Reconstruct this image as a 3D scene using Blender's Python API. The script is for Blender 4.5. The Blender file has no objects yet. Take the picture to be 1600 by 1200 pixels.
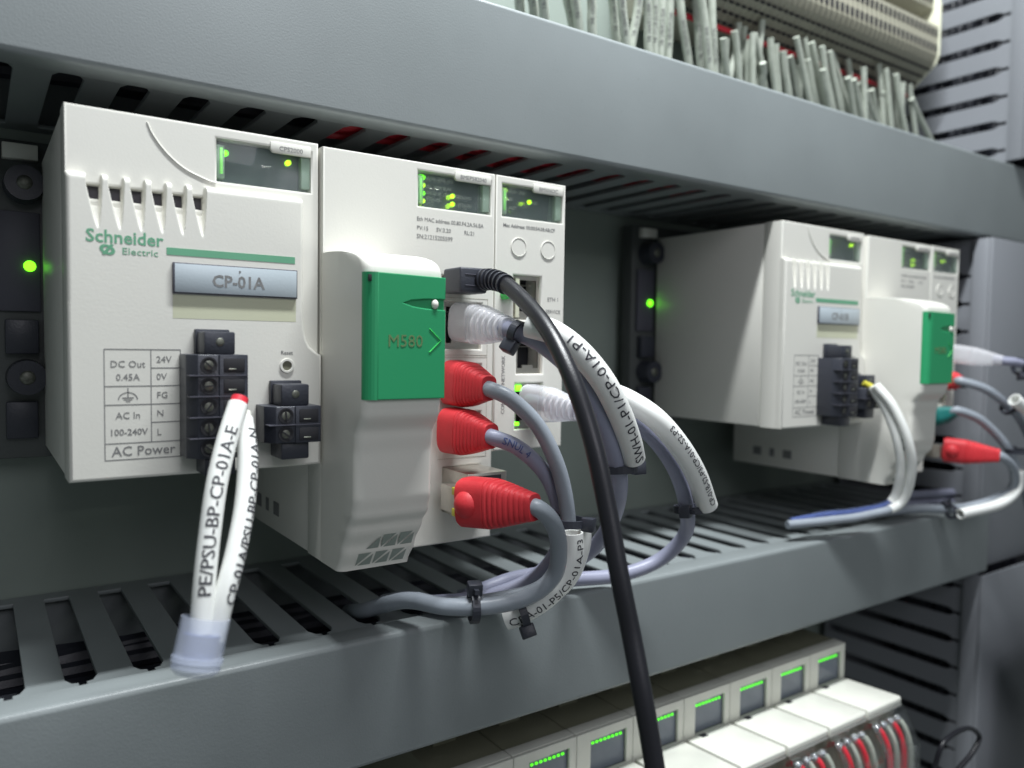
import bpy, bmesh, math, random
from mathutils import Vector, Matrix, noise
from mathutils.geometry import tessellate_polygon
random.seed(7)
SC = bpy.context.scene
COL = SC.collection
U = 0.001                      # everything below is written in millimetres
V = Vector
# ------------------------------------------------------------------ camera
CX, CY, CZ = -20.79, -245.22, 39.77
YAW, PITCH, ROLL, FPX = 0.6025, -0.0481, 0.0144, 1219.2
_f = V((math.sin(YAW)*math.cos(PITCH), math.cos(YAW)*math.cos(PITCH), math.sin(PITCH)))
_r0 = V((math.cos(YAW), -math.sin(YAW), 0)); _u0 = _r0.cross(_f)
_r = math.cos(ROLL)*_r0 + math.sin(ROLL)*_u0; _u = -math.sin(ROLL)*_r0 + math.cos(ROLL)*_u0
CAM = V((CX, CY, CZ))
cd = bpy.data.cameras.new('camera'); cam = bpy.data.objects.new('camera', cd); COL.objects.link(cam)
cam.matrix_world = Matrix(((_r.x, _u.x, -_f.x, CX*U), (_r.y, _u.y, -_f.y, CY*U), (_r.z, _u.z, -_f.z, CZ*U), (0, 0, 0, 1)))
cd.sensor_width = 36; cd.lens = FPX/1600*36; cd.clip_start = 0.005; cd.clip_end = 50
cd.dof.use_dof = True; cd.dof.focus_distance = 0.262; cd.dof.aperture_fstop = 9.0
SC.camera = cam
# ------------------------------------------------------------------ world, lamps, exposure
w = bpy.data.worlds.new('World'); SC.world = w; w.use_nodes = True
bg = w.node_tree.nodes['Background']; bg.inputs[0].default_value = (0.74, 0.84, 0.86, 1); bg.inputs[1].default_value = 0.19
def area(name, loc, target, sx, sy, power, col):
    l = bpy.data.lights.new(name, 'AREA'); l.shape = 'RECTANGLE'; l.size = sx; l.size_y = sy; l.energy = power; l.color = col
    o = bpy.data.objects.new(name, l); COL.objects.link(o); o.location = loc
    o.rotation_euler = (V(target)-V(loc)).to_track_quat('-Z', 'Y').to_euler(); return o
area('cabinet_tube_light', (0.17, -0.135, 0.62), (0.18, 0.0, 0.05), 0.34, 0.03, 9.0, (0.94, 0.98, 1.0))
area('right_fill_light', (0.8, -1.9, 0.75), (0.25, 0, 0.0), 0.8, 0.6, .8, (0.84, 0.88, 1.0))  # added fill lamp from the right front, no window stands there
area('front_fill_light', (0.06, -0.75, 0.42), (0.28, 0, 0.03), 0.35, 0.35, 1.5, (0.93, 0.92, 1.0))  # added fill lamp, lifts the shaded left side of the right group
area('far_ceiling_tube', (0.94, -2.79, 0.74), (0.05, 0, 0.1), 0.26, 0.03, 1.2, (0.95, 1.0, 0.9))
SC.view_settings.view_transform = 'Standard'; SC.view_settings.look = 'None'
SC.view_settings.gamma = 1; SC.view_settings.use_curve_mapping = False; SC.view_settings.exposure = 0
SC.cycles.max_bounces = 8; SC.cycles.transparent_max_bounces = 16; SC.cycles.sample_clamp_indirect = 6
SC.cycles.use_denoising = True

# ------------------------------------------------------------------ materials
def mat(name, col, rough=0.5, metal=0.0, var=0.04, vs=60, bump=0.0, bs=1500, spec=0.5, sss=0.0, trans=0.0, ior=1.45, coat=0.0, alpha=1.0, dirt=0.0):
    m = bpy.data.materials.new(name); m.use_nodes = True; nt = m.node_tree; b = nt.nodes['Principled BSDF']
    b.inputs['Roughness'].default_value = rough; b.inputs['Metallic'].default_value = metal
    b.inputs['Specular IOR Level'].default_value = spec; b.inputs['IOR'].default_value = ior
    b.inputs['Transmission Weight'].default_value = trans; b.inputs['Coat Weight'].default_value = coat
    b.inputs['Alpha'].default_value = alpha
    if sss: b.inputs['Subsurface Weight'].default_value = sss; b.inputs['Subsurface Radius'].default_value = (0.002, 0.002, 0.0018); b.inputs['Subsurface Scale'].default_value = 1
    tc = nt.nodes.new('ShaderNodeTexCoord'); n = nt.nodes.new('ShaderNodeTexNoise'); n.inputs['Scale'].default_value = vs; n.inputs['Detail'].default_value = 5
    nt.links.new(tc.outputs['Object'], n.inputs['Vector'])
    r = nt.nodes.new('ShaderNodeValToRGB')
    a = [max(0, c*(1-var)) for c in col]; z = [min(1, c*(1+var)) for c in col]
    r.color_ramp.elements[0].position = .3; r.color_ramp.elements[1].position = .7
    r.color_ramp.elements[0].color = (*a, 1); r.color_ramp.elements[1].color = (*z, 1)
    nt.links.new(n.outputs['Fac'], r.inputs['Fac']); out = r.outputs['Color']
    if dirt:
        n3 = nt.nodes.new('ShaderNodeTexNoise'); n3.inputs['Scale'].default_value = 420; n3.inputs['Detail'].default_value = 8; n3.inputs['Roughness'].default_value = .75
        nt.links.new(tc.outputs['Object'], n3.inputs['Vector'])
        r3 = nt.nodes.new('ShaderNodeValToRGB'); r3.color_ramp.elements[0].position = .60; r3.color_ramp.elements[1].position = .74
        r3.color_ramp.elements[0].color = (0, 0, 0, 1); r3.color_ramp.elements[1].color = (dirt, dirt, dirt, 1)
        mx = nt.nodes.new('ShaderNodeMixRGB'); mx.inputs['Color2'].default_value = (col[0]*.62, col[1]*.60, col[2]*.55, 1)
        nt.links.new(n3.outputs['Fac'], r3.inputs['Fac']); nt.links.new(r3.outputs['Color'], mx.inputs['Fac'])
        nt.links.new(out, mx.inputs['Color1']); out = mx.outputs['Color']
    nt.links.new(out, b.inputs['Base Color'])
    if bump:
        n2 = nt.nodes.new('ShaderNodeTexNoise'); n2.inputs['Scale'].default_value = bs; n2.inputs['Detail'].default_value = 2
        nt.links.new(tc.outputs['Object'], n2.inputs['Vector'])
        bp = nt.nodes.new('ShaderNodeBump'); bp.inputs['Strength'].default_value = bump; bp.inputs['Distance'].default_value = 0.0002
        nt.links.new(n2.outputs['Fac'], bp.inputs['Height']); nt.links.new(bp.outputs['Normal'], b.inputs['Normal'])
        rr = nt.nodes.new('ShaderNodeMapRange'); rr.inputs[3].default_value = rough*.85; rr.inputs[4].default_value = min(1, rough*1.15)
        nt.links.new(n.outputs['Fac'], rr.inputs[0]); nt.links.new(rr.outputs[0], b.inputs['Roughness'])
    return m
def emis(name, col, s):
    m = bpy.data.materials.new(name); m.use_nodes = True; b = m.node_tree.nodes['Principled BSDF']
    b.inputs['Base Color'].default_value = (*col, 1); b.inputs['Emission Color'].default_value = (*col, 1); b.inputs['Emission Strength'].default_value = s
    return m
M = dict(
    cream=mat('cream_plastic', (.70, .69, .635), .42, bump=.12, var=.02, vs=25, dirt=.12),
    beige=mat('beige_plastic', (.60, .60, .47), .42, bump=.25, var=.02, dirt=.12),
    grey=mat('grey_duct_plastic', (.222, .246, .250), .40, bump=.25, var=.07, vs=16, dirt=.3),
    panel=mat('painted_steel', (.245, .285, .255), .45, bump=.2, var=.08, vs=12, dirt=.2),
    ventgrey=mat('vent_grey', (.085, .08, .095), .6), winface=mat('window_face', (.16, .18, .22), .25, var=.1),
    railgrey=mat('dark_rail_metal', (.075, .082, .080), .4, bump=.2), dullscrew=mat('dull_screw', (.16, .165, .14), .45, metal=.7, var=.3, vs=900), leddim=emis('small_green_led', (.10, .9, .02), 1.3),
    dark=mat('dark_recess', (.018, .018, .022), .7, var=.2),
    black=mat('black_plastic', (.035, .038, .050), .38, bump=.3, var=.1),
    cable_black=mat('black_cable_jacket', (.012, .012, .016), .36, bump=.2),
    green=mat('green_plastic', (.022, .31, .125), .45, bump=.06, var=.03, vs=30),
    printgreen=mat('green_print', (.13, .36, .22), .5),
    print=mat('grey_print', (.20, .20, .20), .6, var=.12, vs=900),
    printdark=mat('dark_print', (.035, .035, .045), .6, var=.15, vs=900),
    printlight=mat('light_print', (.5, .55, .5), .6),
    brownprint=mat('worn_brown_print', (.13, .22, .09), .6),
    label=mat('label_plate', (.44, .50, .54), .3, bump=.1),
    edge=mat('label_edge', (.07, .07, .09), .5),
    tape=mat('yellowed_film', (.57, .58, .43), .3, var=.02),
    sleeve=mat('white_marker_sleeve', (.80, .81, .78), .28, sss=.15, var=.02, dirt=.08),
    cable=mat('grey_cable_jacket', (.27, .30, .34), .40, bump=.2, var=.05, vs=120, dirt=.2),
    cable2=mat('violet_grey_cable_jacket', (.27, .28, .37), .40, bump=.2, var=.05, vs=120, dirt=.2),
    red=mat('red_rubber', (.62, .035, .045), .52, bump=.4, var=.06, vs=150, sss=.05),
    teal=mat('teal_rubber', (.01, .16, .15), .4, bump=.2),
    metal=mat('brushed_metal', (.55, .52, .47), .32, metal=.9, bump=.25, var=.1, vs=200),
    screw=mat('screw_metal', (.48, .50, .42), .35, metal=.8, var=.25, vs=900),
    chrome=mat('bright_plate', (.75, .78, .80), .15, metal=.9),
    lens=mat('clear_lens', (.9, .95, .93), .05, trans=1.0, ior=1.5, var=0, alpha=.45),
    frost=mat('clear_rubber', (.84, .84, .88), .16, alpha=.42, var=.02),
    cap=mat('translucent_cap', (.74, .80, .95), .18, alpha=.34, var=.02),
    film=mat('clear_cover', (.9, .92, .93), .08, trans=1, ior=1.25, alpha=.4),
    disp=mat('display_face', (.12, .15, .15), .22, var=.15, vs=60),
    yellow=mat('yellow_wire', (.55, .50, .05), .4), blue=mat('blue_wire', (.06, .09, .24), .4),
    redwire=mat('red_wire', (.66, .03, .05), .4, var=.1), tubew=mat('ferrule_tube', (.40, .43, .37), .5, var=.12, vs=200, dirt=.5),
    term=mat('terminal_plastic', (.31, .30, .235), .5, var=.08, bump=.2), iobody=mat('module_plastic', (.66, .66, .60), .45, bump=.2),
    iotop=mat('module_top', (.15, .15, .105), .6, bump=.3), led=emis('green_led', (.16, 1, .015), 3.0), ledy=emis('yellow_green_led', (.50, 1, .02), 3.0),
    ledsoft=emis('light_guide', (.30, .85, .22), .35), guide=mat('guide_plastic', (.55, .72, .58), .3, trans=.4), white=mat('white_plastic', (.75, .75, .68), .3),
    lever=mat('bright_green_plastic', (.06, .62, .12), .35), duct2=mat('bluish_duct_plastic', (.215, .225, .245), .4, bump=.25, var=.04, vs=9, dirt=.2),
)
# ------------------------------------------------------------------ mesh building
ORG = {}
class MB:
    """collects shapes in mm, links them as one mesh object"""
    def __init__(s): s.v = []; s.f = []; s.sm = []
    def add(s, vs, fs, smooth=False):
        n = len(s.v); s.v += [V(a) for a in vs]; s.f += [[n+i for i in f] for f in fs]; s.sm += [smooth]*len(fs); return s
    def bm(s, bm, smooth=False):
        bm.verts.index_update(); s.add([v.co.copy() for v in bm.verts], [[v.index for v in f.verts] for f in bm.faces], smooth); bm.free(); return s
    def box(s, x0, x1, y0, y1, z0, z1, b=0.0, seg=2, rot=None):
        bm = bmesh.new(); bmesh.ops.create_cube(bm, size=1)
        for v in bm.verts: v.co = V(((x0+x1)/2+v.co.x*(x1-x0), (y0+y1)/2+v.co.y*(y1-y0), (z0+z1)/2+v.co.z*(z1-z0)))
        if b: bmesh.ops.bevel(bm, geom=bm.edges[:], offset=b, segments=seg, profile=.5, affect='EDGES')
        if rot:
            c = V(((x0+x1)/2, (y0+y1)/2, (z0+z1)/2))
            for v in bm.verts: v.co = rot @ (v.co-c) + c
        return s.bm(bm, bool(b))
    def prism(s, pts, axis, a, b, bev=0.0, seg=2):
        """polygon pts (2D) extruded along axis ('x': pts=(y,z); 'y': pts=(x,z); 'z': pts=(x,y))"""
        bm = bmesh.new()
        def mk(p, t): return {'x': V((t, p[0], p[1])), 'y': V((p[0], t, p[1])), 'z': V((p[0], p[1], t))}[axis]
        A = [bm.verts.new(mk(p, a)) for p in pts]; B = [bm.verts.new(mk(p, b)) for p in pts]
        bm.faces.new(A); bm.faces.new(B[::-1]); n = len(pts)
        for i in range(n): bm.faces.new([A[i], B[i], B[(i+1) % n], A[(i+1) % n]])
        bmesh.ops.recalc_face_normals(bm, faces=bm.faces[:])
        if bev: bmesh.ops.bevel(bm, geom=bm.edges[:], offset=bev, segments=seg, profile=.5, affect='EDGES')
        return s.bm(bm, bool(bev))
    def cyl(s, p, q, r0, r1=None, n=24, smooth=True):
        return s.tube([p, q], [r0, r0 if r1 is None else r1], n=n, smooth=smooth)
    def tube(s, pts, r, n=16, cap=True, smooth=True, prof=None):
        pts = [V(p) for p in pts]; m = len(pts)
        if not isinstance(r, (list, tuple)): r = [r]*m
        T = [(pts[min(i+1, m-1)]-pts[max(i-1, 0)]).normalized() for i in range(m)]
        N = T[0].orthogonal().normalized() if prof is None else (V(prof[0])-T[0]*V(prof[0]).dot(T[0])).normalized()
        vs = []
        for i in range(m):
            N = (N-T[i]*N.dot(T[i])).normalized(); B = T[i].cross(N)
            for k in range(n):
                a = 2*math.pi*k/n; c, d = math.cos(a), math.sin(a)
                if prof: # rounded rectangle section
                    e = prof[2]; c = math.copysign(abs(c)**e, c); d = math.copysign(abs(d)**e, d)*prof[1]
                vs.append(pts[i]+r[i]*(c*N+d*B))
        fs = [[i*n+k, i*n+(k+1) % n, (i+1)*n+(k+1) % n, (i+1)*n+k] for i in range(m-1) for k in range(n)]
        s.add(vs, fs, smooth)
        if cap:
            s.add(vs[:n], [list(range(n))[::-1]]); s.add(vs[-n:], [list(range(n))])
        return s
    def ball(s, c, r, sc=(1, 1, 1)):
        bm = bmesh.new(); bmesh.ops.create_uvsphere(bm, u_segments=16, v_segments=10, radius=r)
        for v in bm.verts: v.co = V((v.co.x*sc[0], v.co.y*sc[1], v.co.z*sc[2]))+V(c)
        return s.bm(bm, True)
    def curve2d(s, loops, depth, fn, bevel=0.0):
        """filled 2D loops with holes, given thickness; fn maps (x, y, z) to 3D"""
        cu = bpy.data.curves.new('tmp', 'CURVE'); cu.dimensions = '2D'; cu.fill_mode = 'BOTH'; cu.extrude = depth/2
        if bevel: cu.bevel_depth = bevel; cu.bevel_resolution = 1; cu.extrude = depth/2-bevel; cu.offset = -bevel
        for L in loops:
            sp = cu.splines.new('POLY'); sp.points.add(len(L)-1); sp.use_cyclic_u = True
            for i, p in enumerate(L): sp.points[i].co = (p[0], p[1], 0, 1)
        return s._fromcurve(cu, fn, bool(bevel))
    def _fromcurve(s, cu, fn, smooth=False, dense=0):
        o = bpy.data.objects.new('tmp', cu); COL.objects.link(o); bpy.context.view_layer.update()
        me = o.evaluated_get(bpy.context.evaluated_depsgraph_get()).to_mesh()
        if dense:
            bm = bmesh.new(); bm.from_mesh(me); bmesh.ops.triangulate(bm, faces=bm.faces[:])
            for _ in range(4):
                ed = [e for e in bm.edges if e.calc_length() > dense]
                if not ed: break
                bmesh.ops.subdivide_edges(bm, edges=ed, cuts=1, use_grid_fill=False); bmesh.ops.triangulate(bm, faces=bm.faces[:])
            bm.verts.index_update(); s.add([fn(*v.co) for v in bm.verts], [[v.index for v in f.verts] for f in bm.faces], smooth); bm.free()
        else:
            q = [p for p in me.polygons if len(p.vertices) == 4]; t = [p for p in me.polygons if len(p.vertices) != 4]; vv = [fn(*v.co) for v in me.vertices]
            n0 = len(s.v); s.add(vv, [list(p.vertices) for p in q], smooth)
            s.f += [[n0+i for i in p.vertices] for p in t]; s.sm += [False]*len(t)
        o.to_mesh_clear(); bpy.data.objects.remove(o); bpy.data.curves.remove(cu); return s
    def plate(s, loops, y0, y1, bevel=0.0):       # loops in (x,z), thickness along y
        return s.curve2d(loops, y1-y0, lambda a, b, c: V((a, (y0+y1)/2-c, b)), bevel)
    def text(s, txt, x, z, size, y, align='LEFT', bold=0.0, sx=1.0, depth=.05, fn=None, shear=0, dense=0):
        cu = bpy.data.curves.new('tmp', 'FONT'); cu.body = txt; cu.size = size; cu.align_x = align; cu.extrude = depth/2; cu.offset = bold; cu.resolution_u = 2; cu.shear = shear
        return s._fromcurve(cu, fn or (lambda a, b, c: V((x+a*sx, y-c, z+b))), dense=dense)
    def build(s, name, m, parent=None, kind=None, autosmooth=True):
        o0 = V((0, 0, 0))
        if parent is not None: o0 = ORG[parent.name]
        elif s.v:
            c = sum(s.v, V((0, 0, 0)))/len(s.v); o0 = V((c.x, c.y, min(v.z for v in s.v)))
        me = bpy.data.meshes.new(name); me.from_pydata([(v-o0)*U for v in s.v], [], s.f)
        me.polygons.foreach_set('use_smooth', s.sm); me.materials.append(M[m] if isinstance(m, str) else m)
        bm = bmesh.new(); bm.from_mesh(me); bmesh.ops.remove_doubles(bm, verts=bm.verts[:], dist=2e-7)
        if autosmooth:
            for e in bm.edges:
                if len(e.link_faces) == 2 and e.calc_face_angle(0) > math.radians(42): e.smooth = False
        bm.to_mesh(me); bm.free(); me.update()
        o = bpy.data.objects.new(name, me); COL.objects.link(o); o.rotation_euler = (0, 0, 0)
        if parent is not None: o.parent = parent
        else: o.location = o0*U
        ORG[o.name] = o0
        if kind: o['kind'] = kind
        return o
def tag(o, label=None, cat=None, group=None):
    if label: o['label'] = label
    if cat: o['category'] = cat
    if group: o['group'] = group
    return o
def thing(name, label, cat, loc, group=None):
    o = bpy.data.objects.new(name, None); COL.objects.link(o); o.empty_display_size = .01
    o.location = V(loc)*U; ORG[o.name] = V(loc); return tag(o, label, cat, group)
def copy_tree(o, parent=None):
    c = o.copy(); COL.objects.link(c); ORG[c.name] = ORG[o.name].copy()
    if parent is not None: c.parent = parent
    for ch in list(o.children): copy_tree(ch, c)
    return c
def P(u, v, y):
    """the point of the plane Y = y that stands behind photo pixel (u, v)"""
    d = _f+_r*((u-800)/FPX)-_u*((v-600)/FPX); return CAM+d*((y-CY)/d.y)
def PX(u, v, x):
    d = _f+_r*((u-800)/FPX)-_u*((v-600)/FPX); return CAM+d*((x-CX)/d.x)
def spline(pts, n=10):
    pts = [V(p) for p in pts]; q = [pts[0]*2-pts[1]]+pts+[pts[-1]*2-pts[-2]]; out = []
    for i in range(1, len(q)-2):
        for k in range(n):
            t = k/n; a, b, c, d = q[i-1], q[i], q[i+1], q[i+2]
            out.append(.5*((2*b)+(c-a)*t+(2*a-5*b+4*c-d)*t*t+(3*b-a-3*c+d)*t**3))
    return out+[pts[-1]]
def sub(path, a, b):
    m = len(path)-1; return path[int(a*m):int(b*m)+1]
def rrect(x0, x1, z0, z1, r, n=5):
    L = []
    for cx, cz, a0 in ((x1-r, z1-r, 0), (x0+r, z1-r, 90), (x0+r, z0+r, 180), (x1-r, z0+r, 270)):
        for k in range(n+1):
            a = math.radians(a0+90*k/n); L.append((cx+r*math.cos(a), cz+r*math.sin(a)))
    return L
def circ(x, z, r, n=24): return [(x+r*math.cos(2*math.pi*k/n), z+r*math.sin(2*math.pi*k/n)) for k in range(n)]
def rect(x0, x1, z0, z1): return [(x0, z0), (x1, z0), (x1, z1), (x0, z1)]
def wrap_text(mb, txt, path, r, size, s0, facing, flip=False, sx=1.0, bold=0.0):
    """letters printed round a bent tube: reads along path, letter tops point round the tube"""
    path = path[::-1] if flip else path
    L = [0]
    for i in range(1, len(path)): L.append(L[-1]+(path[i]-path[i-1]).length)
    F = V(facing).normalized()
    def fn(a, b, c):
        s = min(max(s0+a*sx, 0), L[-1]-1e-4); i = 0
        while i < len(L)-2 and L[i+1] < s: i += 1
        t = (s-L[i])/max(1e-6, L[i+1]-L[i]); p = path[i].lerp(path[i+1], t)
        T0 = (path[min(i+1, len(path)-1)]-path[max(i-1, 0)]).normalized(); T1 = (path[min(i+2, len(path)-1)]-path[i]).normalized()
        T = T0.lerp(T1, t).normalized(); N = (F-T*F.dot(T)).normalized(); Bn = N.cross(T)
        th = (b-size*.35)/r; return p+(N*math.cos(th)+Bn*math.sin(th))*(r+.10+c)
    mb.text(txt, 0, 0, size, 0, bold=bold, fn=fn, dense=.6 if size > 3 else 0); return mb

# ================================================================== SETTING
MB().box(-420, 900, 108, 112, -400, 520).build('back_wall', 'panel', kind='structure')

def slot(x, w, y0, y1):         # pointed finger slot, front tip at y0
    return [(x-w/2, y1), (x+w/2, y1), (x+w/2, y0+9), (x+w*.32, y0+5.5), (x+1.0, y0+5), (x+1.0, y0), (x-1.0, y0), (x-1.0, y0+5), (x-w*.32, y0+5.5), (x-w/2, y0+9)]
def hduct(label, x0, x1, z0, z1, yf, slots_top, slots_bot):
    t = thing('cable_duct', label, 'cable duct', ((x0+x1)/2, 101, z0))
    # cover: U-shaped lid
    b = 1.6
    MB().prism([(yf, z0+b), (yf+.5, z0+.5), (yf+b, z0), (yf+11, z0), (yf+11, z0+1.6), (yf+2.2, z0+2.2), (yf+2.2, z1-2.2), (yf+11, z1-1.6), (yf+11, z1), (yf+b, z1), (yf+.5, z1-.5), (yf, z1-b)], 'x', x0, x1, .35).build('cover', 'grey', t)
    for z, sl in ((z0+2.4, slots_bot), (z1-4.0, slots_top)):
        loops = [[(x0, yf+4), (x1, yf+4), (x1, 107), (x0, 107)]]+[slot(x, 8.4, yf+14, 99) for x in sl]
        MB().curve2d(loops, 1.6, lambda a, bb, c, z=z: V((a, bb, z+.8+c)), .25).build('slotted_wall', 'grey', t)
    MB().box(x0, x1, 104.5, 107, z0+4.2, z1-4.2).build('base', 'grey', t)
    return t
XR = 518
sl = [3.5+18.35*k for k in range(-12, 28)]
upper = hduct('wide grey cable duct running above the control modules, terminal strip above it', -330, 900, 116.1, 168.4, 5, [s for s in sl], [s for s in sl])
lower = hduct('wide grey cable duct with dark finger slots running below the control modules', -330, XR-3, -101, -57.4, -10, [s for s in sl if s < XR-15], [s for s in sl if s < XR-15])
# vertical duct on the right, side wall with horizontal slots
def vduct(name, label, x0, x1, z0, z1, yf):
    t = thing(name, label, 'cable duct', ((x0+x1)/2, 101, z0))
    MB().box(x1-2, x1, yf+2.3, 106, z0, z1).box(x0+.2, x1, yf, yf+2.2, z0, z1, .4).box(x0+.2, x0+2, yf+2.3, yf+12, z0, z1, .3).build('cover', 'duct2', t)
    zs = []; z = z0+8
    while z < z1-8: zs.append(z); z += 18.35
    loops = [[(yf+4, z0), (101, z0), (101, z1), (yf+4, z1)]]+[[(b, a) for a, b in slot(z, 5.6, yf+14, 99)] for z in zs]
    MB().curve2d(loops, 1.6, lambda a, bb, c: V((x0+3+c, a, bb)), .25).build('slotted_wall', 'duct2', t)
    MB().box(x0+4, x1, 98, 101, z0, z1).build('base', 'duct2', t)
vduct('cable_duct', 'upright grey cable duct with pointed slots beside the terminal strip, top right', XR+42, XR+130, 171, 420, -3)
vduct('cable_duct', 'upright bluish grey cable duct at the right edge, level with the control modules', XR+2, XR+110, -101, 114.5, -3)
vduct('cable_duct', 'dim upright cable duct at the lower right, beside the row of module fronts', XR-10, XR+110, -360, -103, -11)
def fill(label, pts0, n, sy, sz, r, m='black'):  # cables added to darken the slots and stop light passing through the ducts
    mb = MB()
    for k in range(n):
        oy = random.uniform(-1, 1)*sy; oz = random.uniform(-1, 1)*sz
        mb.tube(spline([V(p)+V((0 if pts0[0][0] != pts0[1][0] else oz*.0, oy+random.uniform(-3, 3), 0))+(V((0, 0, oz+random.uniform(-3, 3))) if pts0[0][0] != pts0[1][0] else V((oz+random.uniform(-3, 3), 0, 0))) for p in pts0], 6), r*random.uniform(.7, 1.2), n=8)
    o = mb.build('cable_mass', m); tag(o, label, 'cables'); o['kind'] = 'stuff'
XS = range(-320, 900, 90)
fill('added dark mass of cables filling the upper duct', [(x, 60, 148) for x in XS], 60, 38, 11, 4.2)
fill('added dark mass of cables filling the lower duct', [(x, 55, -86) for x in range(-320, XR-20, 90)], 60, 40, 8, 4.2)
fill('added dark mass of cables in the upright ducts at the right', [(XR+82, 52, z) for z in range(-350, 420, 70)], 70, 38, 22, 4.2)
# ragged smaller duct edge in the lower right corner
t = thing('wire_tray', 'low grey tray with a pale rim in the lower right corner', 'wire tray', (560, -30, -360))
MB().box(515, 640, -40, -37, -360, -148, .5).build('front_panel', 'grey', t)
MB().box(515, 640, -42.5, -36, -147.8, -145.5, .5).build('rim', 'duct2', t)
lp = spline([P(1460, 1200, -44), P(1475, 1160, -46), P(1510, 1138, -46), P(1530, 1150, -46), P(1520, 1175, -46), P(1495, 1205, -45)])
tag(MB().tube(lp, 1.3, n=10).build('cable_loop', 'cable_black'), 'thin black wire loop hanging over the dim tray at the lower right', 'cable')

# ================================================================== CONTROL MODULES
def led(mb, x, z, y, r=.75): mb.ball((x, y, z), r, (1, .45, 1)); return mb
def screen(t, x0, x1, z0, z1, yf, legend, leds, name_txt, tx):
    """status display: dark face in a recess, clear lens over it"""
    f = MB().box(x0+.2, x1-.2, yf+3.0, yf+3.4, z0+.2, z1-.2).build('display_face', 'disp', t)
    if legend:
        mb = MB()
        for (s, lx, lz, sz) in legend: mb.text(s, lx, lz, sz, yf+2.95)
        mb.build('legend', 'printlight', f)
    mb = MB()
    for (lx, lz, c) in leds:
        MB().ball((lx, yf+2.6, lz), .85, (1, .5, 1)).build('status_light', c, f)
    MB().box(x0+.05, x0+2.5, yf+1.0, yf+2.9, z0+1.2, z1-1.6, .2).build('light_guide', 'guide', f)
    MB().box(x0+1.0, x0+1.9, yf+.75, yf+.98, z0+2.5, z1-2.4, .1).build('lit_strip', 'ledsoft', f)
    MB().box(x1-2.9, x1-.05, yf+.9, yf+2.9, z0+1.2, z1-1.6, .2).build('light_guide', 'guide', f)
    MB().box(x0+.05, x1-.05, yf+.2, yf+.65, z0+.05, z1-.05, .15).build('lens', 'lens', t)
    lab = MB().prism([(tx, z1-.9), (tx+.8, z1-1.7), (x1, z1-1.7), (x1, z1+1.7), (tx, z1+1.7)], 'y', yf-.35, yf+1.0, .25).build('name_tab', 'cream', t)
    MB().text(name_txt, (tx+x1)/2, z1-.9, 2.1, yf-.4, align='CENTER').build('lettering', 'print', lab)
def rj45(mbm, mbd, x0, x1, z0, z1, y):
    mbm.box(x0, x0+1.3, y+.6, y+1.4, z0, z1).box(x1-1.3, x1, y+.6, y+1.4, z0, z1).box(x0+1.31, x1-1.31, y+.6, y+1.4, z0, z0+2.2).box(x0+1.31, x1-1.31, y+.6, y+1.4, z1-1.6, z1)
    mbm.box(x0+3.6, x1-3.6, y+.65, y+1.3, z0+2.21, z0+3.4)
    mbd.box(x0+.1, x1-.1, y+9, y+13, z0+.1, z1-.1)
    for k in range(8): mbm.box(x0+3+k*(x1-x0-6)/7-.15, x0+3+k*(x1-x0-6)/7+.15, y+2, y+8, z1-3.6, z1-3.3)

H = 103.7
BACK = 90
# ---------------- power supply
ps = thing('power_supply', 'large cream power supply module with vent slots and an unplugged two-pole block, at the left', 'power supply', (36, 45, 0), 'power supply modules')
MB().box(0.1, 72.2, 13.7, BACK, 0.3, H+.8, .6).build('housing', 'cream', ps)
win = rect(40.4, 69.6, 88.6, 101.4)
front_hous = [(0, 0), (72.3, 0), (72.3, H+1.1), (0, H+1.1)]
MB().plate([[(0, .1), (72.3, .1), (72.3, H+1.1), (0, H+1.1)], win]+[rect(5.2+k*5.55, 8.6+k*5.55, 79.4, 83.2) for k in range(6)], 3.0, 13.6, .7).build('upper_front', 'cream', ps)
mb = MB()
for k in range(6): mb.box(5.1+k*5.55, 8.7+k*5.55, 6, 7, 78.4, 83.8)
mb.box(40.4, 69.6, 7.2, 8, 88.6, 101.4); mb.build('vent_opening', 'ventgrey', ps)
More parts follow.
